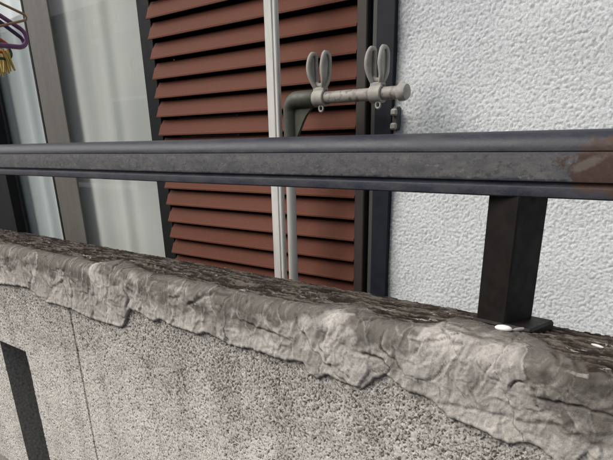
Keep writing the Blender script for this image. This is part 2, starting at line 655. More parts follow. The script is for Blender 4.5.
def back_edge(X):
    """the rear edge of the wall top, which runs slightly askew to the rail"""
    return 0.690 + (-(X + 0.75)) * 0.030


def rebase(v, parent):
    return v - np.array(parent.location)[None, :]


# sprayed front face, with a joint groove and a deep slot
SLOT_R = on_y(26, 352, Y_WALL)
SLOT_L = on_y(4, 341.5, Y_WALL)
sx0, sx1, sz1 = SLOT_L.x - 0.022, SLOT_R.x, (SLOT_R.z + SLOT_L.z) / 2
gx = on_y(84.5, 390, Y_WALL).x
xs = np.unique(np.concatenate([np.arange(VX0, -0.85, 0.0019), np.arange(-0.85, VX1, 0.0014), [sx0 - .0004, sx0 + .0004, sx1 - .0004, sx1 + .0004],
                               gx + np.array([-.0034, -.0026, 0, .0026, .0034])]))
z_low = Z_TOP - 0.60
zs = np.unique(np.concatenate([np.arange(z_low, Z_TOP - 0.045, 0.0016), [sz1 - .0004, sz1 + .0004]]))
XX, ZZ = np.meshgrid(xs, zs, indexing='ij')
n0 = vnoise(XX / 0.003, ZZ / 0.003, 14)
d1, d2, rid = worley(XX / 0.0055, ZZ / 0.0055, 3)
e1, e2, rid2 = worley((XX + 0.002 * n0) / 0.0044 + 4.1, (ZZ + 0.0015 * n0) / 0.0049, 8)
n1 = fbm(XX / 0.0031, ZZ / 0.0036, 5, 2)
n2 = fbm(XX / 0.07, ZZ / 0.05, 6, 3)
dirt = sstep(0.30, 0.07, Z_TOP - ZZ + 0.16 * n2) + 0.30 * n2 + 0.35 * sstep(0.05, 0.45, vnoise(XX / 0.06 + 7, ZZ / 0.5, 33))          # rain-washed lower down, sootier under the mortar
relief = 0.0009 * (0.6 - d1) + 0.0007 * n1 + 0.0014 * n2
hole = sstep(0.0, 0.30, n1 - 0.38 + 0.24 * dirt)
hole2 = sstep(0.40, 0.16, e1) * (rid2 > 0.84 - 0.24 * dirt)
pit = np.clip(np.maximum(hole * 0.8, hole2), 0, 1)
relief -= 0.0013 * pit
yy = Y_WALL - relief
joint = np.abs(XX - gx) < 0.0028
yy += np.where(joint, 0.007, 0.0)
pit = np.where(joint, 1.0, pit)
inslot = (XX > sx0) & (XX < sx1) & (ZZ < sz1)
yy = np.where(inslot, yy + 0.075, yy)
faces_w = grid_faces(len(xs), len(zs))
ins = inslot.ravel()[faces_w]
faces_w = faces_w[ins.all(1) | ~ins.any(1)]
v = np.stack([XX, yy, ZZ], -1).reshape(-1, 3)
make_obj('render_coat', rebase(v, wall), faces_w, M['stonechip'], wall, True,
         {'pit': pit, 'dirt': np.clip(dirt, 0, 1)})

# the slot's two sides and its head, in a darker, mottled concrete
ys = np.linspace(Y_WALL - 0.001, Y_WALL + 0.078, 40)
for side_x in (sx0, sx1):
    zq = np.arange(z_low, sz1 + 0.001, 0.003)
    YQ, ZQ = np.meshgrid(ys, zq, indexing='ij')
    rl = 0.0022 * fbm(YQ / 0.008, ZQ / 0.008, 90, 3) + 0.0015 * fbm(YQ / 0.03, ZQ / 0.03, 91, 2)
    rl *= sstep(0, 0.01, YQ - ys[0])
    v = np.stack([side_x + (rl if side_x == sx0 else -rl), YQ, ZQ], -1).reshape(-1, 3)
    make_obj('slot_side', rebase(v, wall), grid_faces(len(ys), len(zq)), M['dark_concrete'], wall, True)
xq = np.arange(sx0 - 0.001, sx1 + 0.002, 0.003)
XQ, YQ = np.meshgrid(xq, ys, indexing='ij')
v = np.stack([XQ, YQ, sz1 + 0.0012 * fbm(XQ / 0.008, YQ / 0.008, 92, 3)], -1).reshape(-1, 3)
make_obj('slot_head', rebase(v, wall), grid_faces(len(xq), len(ys)), M['dark_concrete'], wall, True)

# solid core: pieces round the fine stretch
b = MB()
b.box(X_L, VX0 - 0.0005, Y_WALL + 0.003, 0.655, 0.0, Z_TOP - 0.008)
b.box(VX1 + 0.0005, X_R, Y_WALL + 0.003, 0.655, 0.0, Z_TOP - 0.008)
b.box(VX0, VX1, Y_WALL + 0.003, 0.655, 0.0, z_low)
b.box(sx1 + 0.003, VX1, Y_WALL + 0.012, 0.655, z_low, Z_TOP - 0.036)
b.box(VX0, sx0 - 0.003, Y_WALL + 0.012, 0.655, z_low, Z_TOP - 0.036)
b.box(sx0 - 0.003, sx1 + 0.003, Y_WALL + 0.012, 0.655, sz1 + 0.004, Z_TOP - 0.036)
b.box(sx0 - 0.003, sx1 + 0.003, Y_WALL + 0.09, 0.655, z_low, sz1 + 0.004)
b.build('wall_core', M['concrete'], wall)

# ---- mortar: a sheet that starts behind the wall, crosses the top, rounds the edge and hangs down the face
NU = int((VX1 - VX0) / 0.0016)
us = np.linspace(VX0, VX1, NU)
R_EDGE = 0.017
s_back, s_top, s_front = 0.03, 0.135, 0.150
ds = 0.0016
arc = R_EDGE * math.pi / 2
S_TOT = s_back + s_top + arc + s_front
NS = int(S_TOT / ds)
ss = np.linspace(0, S_TOT, NS)
U, SS = np.meshgrid(us, ss, indexing='ij')
YB = back_edge(U)
Y_F = Y_WALL - 0.002
# nominal section: sizes of the top follow the askew back edge
top_len = YB - (Y_F + R_EDGE)
t_top = np.clip((SS - s_back) / s_top, 0, 1)
zc_top = Z_TOP - 0.004
drop = lambda y: np.where(y > 0.60, -(y - 0.60) * 0.13, 0.0)
a = np.clip((SS - s_back - s_top) / R_EDGE, 0, math.pi / 2)
Ytop = YB - t_top * top_len
Yn = np.where(SS < s_back, YB, Ytop)
Zn = np.where(SS < s_back, zc_top - (s_back - SS) + drop(YB), zc_top + drop(Ytop))
on_arc = SS >= s_back + s_top
Yn = np.where(on_arc, Y_F + R_EDGE - R_EDGE * np.sin(a), Yn)
Zn = np.where(on_arc, zc_top - R_EDGE + R_EDGE * np.cos(a), Zn)
past = np.clip(SS - s_back - s_top - arc, 0, None)
Zn = Zn - past
# outward normals
Ny = np.where(SS < s_back, 1.0, np.where(on_arc, -np.sin(a), 0.0))
Nz = np.where(SS < s_back, 0.0, np.where(on_arc, np.cos(a), 1.0))
sm = sstep(s_back - 0.006, s_back + 0.006, SS)
Ny = np.where(on_arc, Ny, 1 - sm)
Nz = np.where(on_arc, Nz, sm)
PX, PY = project(U, Yn, Zn)

LOW = [(-90, 262), (0, 284.6), (16, 286), (29, 288), (47, 303), (65, 307), (72, 309), (86, 317), (108, 324), (121, 328), (125, 325),
       (129, 314), (132, 309), (140, 313), (154, 322), (161, 319), (172, 326), (187, 331), (199, 335), (206, 332), (220, 339), (231, 346),
       (254, 350), (282, 360), (305, 363.5), (311, 375), (319, 379), (327, 374.5), (344, 383), (364, 389), (376, 379), (387, 375),
       (399, 385), (411, 393), (424, 396), (431, 401), (452, 419), (480, 430), (508, 444), (530, 443), (541, 449), (553, 460),
       (580, 476), (620, 496), (760, 570)]
UPP = [(-90, 222), (0, 237), (50, 247), (100, 258), (125, 254), (150, 268), (200, 277), (250, 288), (300, 298), (340, 301), (362, 300), (380, 312),
       (410, 318), (440, 322), (455, 315), (470, 318), (500, 327), (525, 333), (545, 342), (560, 352), (575, 372), (590, 383), (613, 392), (760, 440)]


def s_of_pixel(px, py):
    """(u, s) on the nominal sheet of the pixel"""
    p = on_z(px, py, zc_top)
    yb = back_edge(p.x)
    if p.y >= Y_F + R_EDGE:
        return p.x, s_back + (yb - p.y) / (yb - Y_F - R_EDGE) * s_top
    q = on_y(px, py, Y_F)
    if q.z < zc_top - R_EDGE:
        return q.x, s_back + s_top + arc + (zc_top - R_EDGE - q.z)
    k = (p.y - Y_F) / R_EDGE
    return (p.x + q.x) / 2, s_back + s_top + arc * 0.5


low_us = np.array([s_of_pixel(*p) for p in LOW])
upp_us = np.array([s_of_pixel(px_, py_ + (5 if px_ < 420 else 1)) for px_, py_ in UPP])
# the outline steps back on itself once; a small shift keeps it a function of u
for arr in (low_us, upp_us):
    for i in range(1, len(arr)):
        arr[i, 0] = max(arr[i, 0], arr[i - 1, 0] + 0.004)
low_s = np.interp(us, low_us[:, 0], low_us[:, 1])[:, None]
low_s = low_s + 0.0022 * fbm(us / 0.012, us * 0 + 3.3, 3, 3)[:, None] + 0.0012 * vnoise(us / 0.005, us * 0 + 1.3, 4)[:, None]
upp_s = np.interp(us, upp_us[:, 0], upp_us[:, 1])[:, None]
upp_s = upp_s + 0.006 * fbm(us / 0.03, us * 0 + 8.3, 9, 3)[:, None]

# warped coordinates so that nothing is straight
Uw = U + 0.010 * vnoise(U / 0.045, SS / 0.045, 21) + 0.004 * vnoise(U / 0.016, SS / 0.016, 22)
Sw = SS + 0.010 * vnoise(U / 0.045, SS / 0.045, 23) + 0.004 * vnoise(U / 0.016, SS / 0.016, 24)

h = np.zeros_like(U)
h += 0.0016 * fbm(U / 0.10, SS / 0.07, 31, 3)
tone = 0.35 + 0.45 * fbm(U / 0.11, SS / 0.06, 77, 3)
layer = np.zeros_like(U)
crease = np.zeros_like(U)
paled = np.zeros_like(U)
# trowel dabs laid over one another: each ends in a rounded lip, combined by their maximum
dabs = []
r2 = np.random.default_rng(12)
for k in range(135):
    uc = VX0 + (VX1 - VX0) * (k + r2.uniform(-1.2, 1.2)) / 135
    s0 = float(np.interp(uc, us, upp_s[:, 0]))
    s1 = float(np.interp(uc, us, low_s[:, 0]))
    sc = r2.uniform(s0 + 0.004, s1 - 0.012)
    dabs.append((uc, sc, r2.uniform(0.012, 0.044), r2.uniform(0.022, 0.055), r2.uniform(-0.8, 0.5), r2.uniform(0.0001, 0.0024), r2.uniform(0.0006, 0.0026)))
for uc, sc, ru, rs, ang, base, lip in dabs:
    i0, i1 = np.searchsorted(us, uc - 0.095), np.searchsorted(us, uc + 0.095)
    if i1 - i0 < 2:
        continue
    du, dv = Uw[i0:i1] - uc, Sw[i0:i1] - sc
    ca, sa = math.cos(ang), math.sin(ang)
    p, q = (du * ca + dv * sa) / ru, (-du * sa + dv * ca) / rs
    d = 1 - np.sqrt(p * p + q * q)
    inside = d > 0
    dm = d * min(ru, rs)
    tilt = 0.0014 * (p * math.cos(uc * 91) + q * math.sin(uc * 57))
    heavy = 0.25 + 0.75 * sstep(-0.9, 0.9, q + 0.5 * p)             # the mortar was drawn down: lips gather low
    hh = base + tilt + lip * heavy * (1 - np.exp(-np.clip(dm, 0, None) / 0.0009)) - 0.0008 * sstep(0.0, 0.02, dm)
    cur = layer[i0:i1]
    win = inside & (hh > cur)
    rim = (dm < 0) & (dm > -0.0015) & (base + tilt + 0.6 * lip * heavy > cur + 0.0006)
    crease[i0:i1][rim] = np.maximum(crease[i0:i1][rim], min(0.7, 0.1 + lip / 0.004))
    crease[i0:i1][win] *= 0.15
    cur[win] = hh[win]
    paled[i0:i1][win] = (sstep(0.0030, 0.0008, dm) * heavy * min(1, lip / 0.0018))[win]  # paler band just inside each dab's lip
    tone[i0:i1][win] = (tone[i0:i1] * 0.6 + 0.4 * (0.5 + 0.5 * math.sin(uc * 333 + sc * 77)))[win]
h += layer * 0.62

# creases traced where the photograph shows them: (points, depth, width)
CREASES = [([(447, 322), (443, 333), (446, 347), (452, 353)], .006, .0022), ([(524, 331), (512, 342), (500, 352), (490, 366), (484, 380)], .005, .0020),
           ([(541, 396), (556, 400), (580, 404), (613, 414), (640, 424)], .005, .0022), ([(513, 385), (518, 380), (524, 379)], .006, .0018),
           ([(536, 388), (538, 396), (540, 406)], .005, .0026), ([(420, 340), (415, 345), (417, 352)], .004, .0018),
           ([(555, 352), (557, 362), (562, 375)], .006, .0030), ([(440, 402), (480, 410), (530, 421), (560, 423)], .0022, .004),
           ([(460, 350), (455, 370), (452, 395)], .003, .004), ([(362, 301), (358, 312), (362, 318), (390, 320)], .006, .0026),
           ([(330, 330), (322, 345), (326, 352)], .004, .0022), ([(285, 318), (300, 326), (312, 340)], .004, .003),
           ([(350, 322), (340, 338), (330, 360)], .003, .003), ([(366, 352), (384, 358), (392, 368), (386, 376)], .006, .0024),
           ([(245, 320), (262, 328), (280, 334)], .005, .0024), ([(232, 300), (238, 318), (246, 324)], .003, .003),
           ([(190, 304), (205, 296), (228, 294)], .005, .0030), ([(128, 306), (130, 298), (126, 290)], .005, .0022),
           ([(96, 262), (110, 270), (118, 266), (128, 258)], .005, .0030), ([(60, 258), (66, 272), (78, 284)], .003, .003),
           ([(30, 252), (28, 268), (40, 282)], .003, .003), ([(150, 276), (165, 290), (180, 302)], .004, .003),
           ([(395, 345), (405, 372), (402, 384)], .003, .003), ([(585, 352), (575, 366), (560, 374)], .004, .003)]
for pts, dep, wid in CREASES:
    dep, wid = dep * 0.52, wid * 0.62
    q = np.array([s_of_pixel(*p) for p in pts])
    best = np.full(U.shape, 9.0)
    lo, hi = q[:, 0].min() - 0.03, q[:, 0].max() + 0.03
    i0, i1 = np.searchsorted(us, lo), np.searchsorted(us, hi)
    Ua = U[i0:i1] + 0.0022 * vnoise(U[i0:i1] / 0.010, SS[i0:i1] / 0.010, 51)
    Sa = SS[i0:i1] + 0.0022 * vnoise(U[i0:i1] / 0.010, SS[i0:i1] / 0.010, 52)
    best = np.full(Ua.shape, 9.0)
    side = np.zeros(Ua.shape)
    for (a0, b0), (a1, b1) in zip(q[:-1], q[1:]):
        ex, ey = a1 - a0, b1 - b0
        L2 = ex * ex + ey * ey + 1e-12
        t = np.clip(((Ua - a0) * ex + (Sa - b0) * ey) / L2, 0, 1)
        dd = np.hypot(Ua - a0 - t * ex, Sa - b0 - t * ey)
        s_ = np.sign((Ua - a0) * ey - (Sa - b0) * ex)
        side = np.where(dd < best, s_, side)
        best = np.minimum(best, dd)
    g_ = np.exp(-(best / wid) ** 2)
    # one side bulges up to the crease, the other lies lower
    h[i0:i1] += np.where(side > 0, 1, 0) * 0.7 * dep * np.exp(-np.clip(best - wid, 0, None) / 0.010) - dep * g_
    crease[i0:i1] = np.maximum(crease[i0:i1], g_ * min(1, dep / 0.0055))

# drawn-down trowel streaks and small lumps
fc, fb = facets((Uw + 0.3 * Sw) / 0.030, Sw / 0.038, 101)
h += 0.0017 * fc * sstep(0.0, 0.05, fb)
fc2, fb2 = facets(Uw / 0.011, (Sw + 0.3 * Uw) / 0.014, 103)
h += 0.0006 * fc2
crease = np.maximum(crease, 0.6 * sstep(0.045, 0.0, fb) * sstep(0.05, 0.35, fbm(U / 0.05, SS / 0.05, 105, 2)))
h += 0.0006 * fbm((U + 0.35 * SS) / 0.007, SS / 0.06, 61, 3)
h += 0.0005 * fbm(U / 0.0048, SS / 0.006, 62, 2)
rid_ = 1 - np.abs(fbm(Uw / 0.035, Sw / 0.028, 64, 3)) * 2.2
h += 0.0013 * np.clip(rid_, 0, 1) ** 6
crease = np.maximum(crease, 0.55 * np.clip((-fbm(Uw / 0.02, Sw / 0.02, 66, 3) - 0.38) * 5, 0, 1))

# thickness: swells to a lip at the ragged lower edge and dives into the wall below it
dl = low_s - SS
under = 1 - np.exp(-np.clip(dl, 0, None) / 0.0022)
h = np.where(dl > 0, (h + 0.0020) * under + 0.0012 * np.exp(-((dl - 0.004) / 0.003) ** 2), -0.010 * sstep(0, 0.0015, -dl))
edge_shade = np.exp(-np.abs(dl) / 0.0016)  # shadow line along the ragged lower edge, painted in as crease colour
crease = np.maximum(crease, edge_shade * 0.9)

h = np.where(dl > 0, h * (0.45 + 0.55 * sstep(s_back + s_top - 0.02, s_back + s_top + arc, SS)), h)
smear = fbm((Uw + 0.55 * Sw) / 0.0055, (Sw - 0.3 * Uw) / 0.045, 88, 4, 0.6)
h += 0.0007 * smear
st_n = fbm(U / 0.05, SS / 0.022, 85, 4)
stain = 1.15 * sstep(0.080, 0.004, SS - upp_s + 0.050 * st_n) * (0.85 + 0.6 * fbm(U / 0.018, SS / 0.010, 86, 3))
tone = np.clip(0.75 * tone + stain, 0, 1) * (1 - 0.45 * paled)
paled = paled * (1 - 0.8 * np.clip(stain, 0, 1))
# the old weathered top, flaking in long streaks
old = sstep(0.004, -0.004, SS - upp_s + 0.004 * fbm(U / 0.02, SS / 0.012, 71, 3))
streak = fbm(Uw / 0.055, Sw / 0.0095, 73, 4, 0.65)
flake = sstep(0.02, 0.08, streak)
h_old = -0.002 + 0.0018 * flake + 0.0012 * fbm(U / 0.04, SS / 0.01, 74, 4) + 0.0012 * fbm(U / 0.006, SS / 0.004, 75, 2)
h = h * (1 - old) + h_old * old
# light chips scattered on the old top, dark soot elsewhere
chip = old * sstep(0.30, 0.40, fbm(U / 0.03, SS / 0.006, 79, 3)) * 0.85
old_m = np.clip(old * (1 - 0.8 * chip), 0, 1)
halo = 0.7 * sstep(0.026, 0.0, SS - upp_s) * (0.55 + 0.9 * fbm(U / 0.03, SS / 0.02, 81, 3)) * (1 - old)
old_m = np.clip(np.maximum(old_m, halo), 0, 1)

Yv = Yn + Ny * h
Zv = Zn + Nz * h
v = np.stack([U, Yv, Zv], -1).reshape(-1, 3)
f = grid_faces(NU, NS)
keep = (dl.ravel()[f] > -0.004).any(1)
make_obj('mortar_cap', rebase(v, wall), f[keep], M['mortar'], wall, True, {'old': old_m, 'crease': crease, 'tone': np.clip(tone, 0, 1), 'paled': paled * (1 - old), 'smear': np.clip(0.5 + 0.8 * smear, 0, 1), 'grain': np.clip(0.5 + 0.9 * streak + 0.25 * flake, 0, 1)})
Z_SURF = None

# plain mortar cap past the fine stretch
b = MB()
prof = [(0.690, Z_TOP - 0.03), (0.690, Z_TOP - 0.012), (0.60, Z_TOP - 0.004), (0.552, Z_TOP - 0.004), (0.532, Z_TOP - 0.013), (0.523, Z_TOP - 0.03), (0.522, Z_TOP - 0.10), (0.56, Z_TOP - 0.10), (0.56, Z_TOP - 0.03)]
b.extrude_x(prof, X_L, VX0)
b.extrude_x(prof, VX1, X_R)
b.build('coping', M['concrete'], wall)


def top_height(x, y):
    """height of the modelled wall top at a place"""
    d = np.hypot(U - x, Yv - y) + np.where(SS > s_back + s_top + arc * 0.7, 1.0, 0.0) + np.where(SS < s_back, 1.0, 0.0)
    k = np.argmin(d)
    return float(Zv.ravel()[k])


# ------------------------------------------------------------------ handrail
Y_RAIL = 0.6335
Z_RAIL = ZC + 0.0053
rail_root = thing('handrail', 'dusty dark metal handrail with brown patch of wear above the wall', 'handrail', (-0.26, Y_RAIL, Z_TOP))
half = [(0.000, 0.000), (0.008, -0.0004), (0.0145, -0.0022), (0.0195, -0.0058), (0.0228, -0.0105), (0.0242, -0.0150), (0.0243, -0.0180),
        (0.0235, -0.0190), (0.0240, -0.0205), (0.0275, -0.0435), (0.0273, -0.0448), (0.0245, -0.0456), (0.0243, -0.0478), (0.0262, -0.0486),
        (0.0280, -0.0494), (0.0285, -0.0510), (0.0285, -0.0585), (0.0275, -0.0597), (0.0215, -0.0600)]
prof = [(Y_RAIL - y, Z_RAIL + z) for y, z in half] + [(Y_RAIL + y, Z_RAIL + z) for y, z in reversed(half[1:])]
b = MB()
n_seg = 60
xs_r = np.linspace(X_L, X_R, n_seg)
vs, fs = [], []
npf = len(prof)
for i, x in enumerate(xs_r):
    wob = 0.0004 * math.sin(x * 3.1) + 0.00025 * math.sin(x * 9.7)
    vs += [(x, y + wob, z + wob * 0.6) for y, z in prof]
for i in range(n_seg - 1):
    for k in range(npf):
        k2 = (k + 1) % npf
        fs.append((i * npf + k, i * npf + k2, (i + 1) * npf + k2, (i + 1) * npf + k))
fs += [tuple(range(npf - 1, -1, -1)), tuple((n_seg - 1) * npf + k for k in range(npf))]
b.add(vs, fs)
b.build('rail', M['rail'], rail_root, auto=math.radians(28))

POST_A = math.radians(-19.5)
pc = Vector((-0.2595, 0.6310, 0))
posts = [(pc.x, pc.y), (-2.55, 0.632), (1.02, 0.632)]
w2 = 0.0212
post_first = None
for k, (x, y) in enumerate(posts):
    b = MB()
    b.box(x - w2, x + w2, y - w2, y + w2, Z_TOP - 0.012, Z_RAIL - 0.0585, 0.0016, POST_A)
    b.build('post', M['post'], rail_root)
    b = MB()
    b.box(x - 0.026, x + 0.047, y - 0.028, y + 0.024, Z_TOP - 0.012, Z_TOP - 0.0005, 0.0025, math.radians(-6))
    b.build('base_plate', M['post'], rail_root)

# ------------------------------------------------------------------ house
house = thing('house', 'pale stucco house front with sliding window and red brown louvred shutter', 'house', (-1.2, Y_HOUSE, 0))


def xw(px, Y=Y_HOUSE, py=100):
    return on_y(px, py, Y).x


X_J = xw(393.0)                      # right edge of the navy jamb / start of stucco
x_sl, x_sr = -1.569, xw(356.7)       # louvre field
WZ0, WZ1 = 0.42, 2.35                # window opening
# rough stucco seen beside the window
xs = np.arange(X_J, 0.22, 0.0019)
zs = np.arange(ZC - 0.46, ZC + 0.38, 0.0019)
XX, ZZ = np.meshgrid(xs, zs, indexing='ij')
wx = XX + 0.002 * vnoise(XX / 0.011, ZZ / 0.011, 41)
wz = ZZ + 0.002 * vnoise(XX / 0.014, ZZ / 0.014, 42)
n1 = fbm(wx / 0.0047, wz / 0.0042, 43, 2, 0.6)
d1, d2, rid = worley(wx / 0.0064, wz / 0.0058, 45)
rel = 0.0009 * n1 + 0.0013 * sstep(0.75, 0.1, d1) * (0.35 + 0.65 * rid) + 0.003 * vnoise(XX / 0.12, ZZ / 0.12, 46)
pitv = sstep(0.25, -0.45, n1 + 0.6 * (0.45 - d1))
jamb_dark = sstep(0.045, 0.0, XX - X_J + 0.012 * fbm(XX / 0.03, ZZ / 0.03, 47, 3)) * (0.45 + 0.55 * sstep(-0.2, 0.3, n1))  # stucco colour darkens raggedly towards the jamb
v = np.stack([XX, Y_HOUSE + 0.002 - rel, ZZ], -1).reshape(-1, 3)
make_obj('stucco', rebase(v, house), grid_faces(len(xs), len(zs)), M['stucco'], house, True, {'pit': pitv, 'jamb_dark': jamb_dark})

b = MB()
xe = float(xs[-1])
zlo, zhi = float(zs[0]), float(zs[-1])
yw0, yw1 = Y_HOUSE, Y_HOUSE + 0.15
XO = -3.30                            # left end of the window opening
b.box(X_J, xe, yw0 + 0.012, yw1, 0, 5.2)
b.box(X_J, xe, yw0, yw0 + 0.0115, 0, zlo)
b.box(X_J, xe, yw0, yw0 + 0.0115, zhi, 5.2)
b.box(xe + 0.0005, 4.0, yw0, yw1, 0, 5.2)
b.box(XO, X_J - 0.0005, yw0, yw1, WZ1, 5.2)
b.box(XO, X_J - 0.0005, yw0, yw1, 0, WZ0)
b.box(-6.5, XO - 0.0005, yw0, yw1, 0, 5.2)
b.build('wall', M['stucco_plain'], house)
b = MB()
b.box(-6.9, 4.4, yw0 - 0.5, yw1 + 4.0, 5.21, 5.40, 0.02)
b.build('eaves', M['brown_frame'], house)
b = MB()
b.box(XO - 0.3, X_J + 0.5, yw1 + 2.4, yw1 + 2.5, 0.3, 2.7)
b.box(XO - 0.3, X_J + 0.5, yw1 + 0.001, yw1 + 2.5, 2.71, 2.8)
b.box(XO - 0.3, X_J + 0.5, yw1 + 0.001, yw1 + 2.5, 0.2, 0.29)
b.box(XO - 0.4, XO - 0.31, yw1 + 0.001, yw1 + 2.5, 0.2, 2.8)
b.box(X_J + 0.51, X_J + 0.6, yw1 + 0.001, yw1 + 2.5, 0.2, 2.8)
b.build('room', M['room_plaster'], house)

# outer frame of the opening: navy jamb with its grey rebate strip and black channel
fr = MB()
xg0, xg1 = xw(371.5), xw(376.8)
fr.box(xg1 + 0.0006, X_J + 0.004, Y_HOUSE - 0.009, Y_HOUSE + 0.10, WZ0, WZ1, 0.0015)
jamb = fr.build('window_frame', M['navy_frame'], house)
b = MB()
b.box(xg0, xg1, Y_HOUSE - 0.001, Y_HOUSE + 0.09, WZ0, WZ1, 0.001)
b.build('rebate_strip', M['grey_strip'], jamb)
b = MB()
b.box(xw(366.0) - 0.001, xg0 - 0.0006, Y_HOUSE + 0.035, Y_HOUSE + 0.09, WZ0, WZ1)
b.box(xw(366.0) + 0.004, xw(366.0) + 0.008, Y_HOUSE + 0.012, Y_HOUSE + 0.035, WZ0, WZ1)
b.build('channel', M['black_frame'], jamb)
b = MB()
b.box(XO, X_J + 0.004, Y_HOUSE - 0.012, Y_HOUSE + 0.12, WZ0 - 0.03, WZ0 - 0.0005, 0.002)
b.build('sill', M['navy_frame'], jamb)
b = MB()
b.box(XO, X_J + 0.004, Y_HOUSE - 0.012, Y_HOUSE + 0.12, WZ1 + 0.0005, WZ1 + 0.03, 0.002)
b.build('head', M['navy_frame'], jamb)

# louvred shutter: frame > slats
PITCH = 0.04778
sh = MB()
YS = Y_HOUSE
x_frl = xw(150.5, YS + 0.012, 130)
sh.box(x_frl, x_sl + 0.006, YS + 0.012, YS + 0.045, WZ0 + 0.01, WZ1 - 0.01, 0.0015)
shutter_frame = sh.build('shutter', M['black_frame'], house)
shutter_frame['label'] = 'red brown louvred shutter in a dark frame'
b = MB()
b.box(x_sr - 0.003, xw(365.5), YS + 0.000, YS + 0.045, WZ0 + 0.01, WZ1 - 0.01, 0.002)
b.build('stile', M['brown_frame'], shutter_frame)
b = MB()
b.box(x_frl, x_sr + 0.004, YS + 0.046, YS + 0.050, WZ0 + 0.012, WZ1 - 0.012)
b.build('backing', M['black_frame'], shutter_frame)
# one slat, shared by all: leans out at the bottom, with a small turned lip
zb0 = ZC + 0.30872                      # lower edge of a slat measured in the photograph
yo = YS
slat_prof = [(0.0000, 0.0000), (0.0012, -0.0010), (0.0030, -0.0006), (0.0034, 0.0016), (0.0195, 0.0400), (0.0185, 0.0408), (0.0168, 0.0400),
             (0.0022, 0.0062), (0.0002, 0.0036)]
sm_ = MB()
sm_.extrude_x(slat_prof, x_sl + 0.001, x_sr - 0.0035)
k0 = int((zb0 - (WZ0 + 0.05)) / PITCH)
first = None
n_slat = int((WZ1 - WZ0 - 0.06) / PITCH)
for k in range(n_slat):
    z = zb0 + (k - k0) * PITCH
    if z + 0.045 > WZ1 - 0.01:
        break
    if first is None:
        first = sm_.build('slat', M['slat'], None)
        o = first
    else:
        o = first.copy()
        COL.objects.link(o)
    o.parent = shutter_frame
    o.location = Vector((0, yo, z)) - Vector(house.location) + Vector((house.location.x * 0, 0, 0))
    o.location = Vector((-house.location.x, yo - house.location.y, z - house.location.z))
    o.rotation_euler = (random.uniform(-0.012, 0.012), random.uniform(-0.0006, 0.0006), 0)
for k_, zz0 in enumerate((WZ0 + 0.0105, WZ1 - 0.035)):
    b = MB()
    b.box(x_sl + 0.0065, x_sr - 0.0035, YS + 0.014, YS + 0.044, zz0, zz0 + 0.024, 0.002)
    b.build('rail_bar', M['black_frame'], shutter_frame)

# sliding sashes
YG = Y_HOUSE + 0.045                     # right sash
xa, xb_ = xw(46.3, YG, 130), xw(69, YG, 130)
xc = xw(151.5, YG, 130) + 0.02
b = MB()
b.box(xa, xb_, YG - 0.003, YG + 0.004, WZ0 + 0.001, WZ1 - 0.001, 0.002)
b.box(xb_ + 0.0005, xc + 0.5, YG - 0.010, YG + 0.018, WZ1 - 0.06, WZ1 - 0.001, 0.002)
b.box(xb_ + 0.0005, xc + 0.5, YG - 0.010, YG + 0.018, WZ0 + 0.001, WZ0 + 0.07, 0.002)
sash = b.build('sash', M['bronze_aluminium'], house)
b = MB()
b.add([(xb_ - 0.004, YG, WZ0 + 0.06), (xc + 0.5, YG, WZ0 + 0.06), (xc + 0.5, YG, WZ1 - 0.05), (xb_ - 0.004, YG, WZ1 - 0.05)], [(0, 1, 2, 3)])
b.build('glass_pane', M['glass'], sash)
b = MB()
YG2 = Y_HOUSE + 0.085                    # left sash, one track further in
x2 = xw(3, YG2, 140)
b.box(xa - 0.012, xa - 0.0008, YG - 0.004, YG + 0.006, WZ0 + 0.001, WZ1 - 0.001)
b.build('weather_strip', M['black_frame'], sash)
b = MB()
b.box(XO + 0.002, x2, YG2 - 0.02, YG2 + 0.02, WZ0 + 0.001, WZ1 - 0.001, 0.002)
b.box(x2 + 0.0005, xa + 0.02, YG2 + 0.022, YG2 + 0.034, WZ1 - 0.05, WZ1 - 0.001)
b.box(x2 + 0.0005, xa + 0.02, YG2 + 0.022, YG2 + 0.034, WZ0 + 0.001, WZ0 + 0.06)
sash2 = b.build('sash', M['black_frame'], house)
b = MB()
b.add([(x2 - 0.004, YG2 + 0.028, WZ0 + 0.05), (xa + 0.04, YG2 + 0.028, WZ0 + 0.05), (xa + 0.04, YG2 + 0.028, WZ1 - 0.04), (x2 - 0.004, YG2 + 0.028, WZ1 - 0.04)], [(0, 1, 2, 3)])
b.build('glass_pane', M['glass'], sash2)


# ------------------------------------------------------------------ lace curtains behind the panes
def curtain(name, label, x0, x1, y, mat, seed, amp, wl):
    n = int((x1 - x0) / 0.004)
    xs = np.linspace(x0, x1, n)
    zs = np.linspace(WZ0 + 0.05, WZ1 + 0.05, 40)
    X_, Z_ = np.meshgrid(xs, zs, indexing='ij')
    ph = 3.0 * vnoise(xs / 0.22, xs * 0 + 1.7, seed)[:, None]
    Y_ = y + amp * np.sin(X_ / wl * 2 * math.pi + ph + 0.25 * vnoise(Z_ / 0.6, X_ * 2, seed + 1)) * (0.55 + 0.45 * vnoise(xs / 0.15, xs * 0 + 5, seed + 2)[:, None]) \
        + 0.3 * amp * np.sin(X_ / wl * 5.1 + 2 * ph)
    v = np.stack([X_, Y_, Z_], -1).reshape(-1, 3)
    return tag(make_obj(name, v, grid_faces(n, len(zs)), M[mat], None, True), label, 'curtain')


curtain('lace_curtain', 'grey white lace curtain hanging behind the wide pane beside the shutter', xa - 0.06, xc + 0.45, YG + 0.035, 'lace', 3, 0.0065, 0.17)
curtain('lace_curtain', 'bluish white curtain behind the narrow pane beside the bronze sash stile', XO + 0.05, xa + 0.02, YG2 + 0.055, 'cool_lace', 9, 0.010, 0.12)

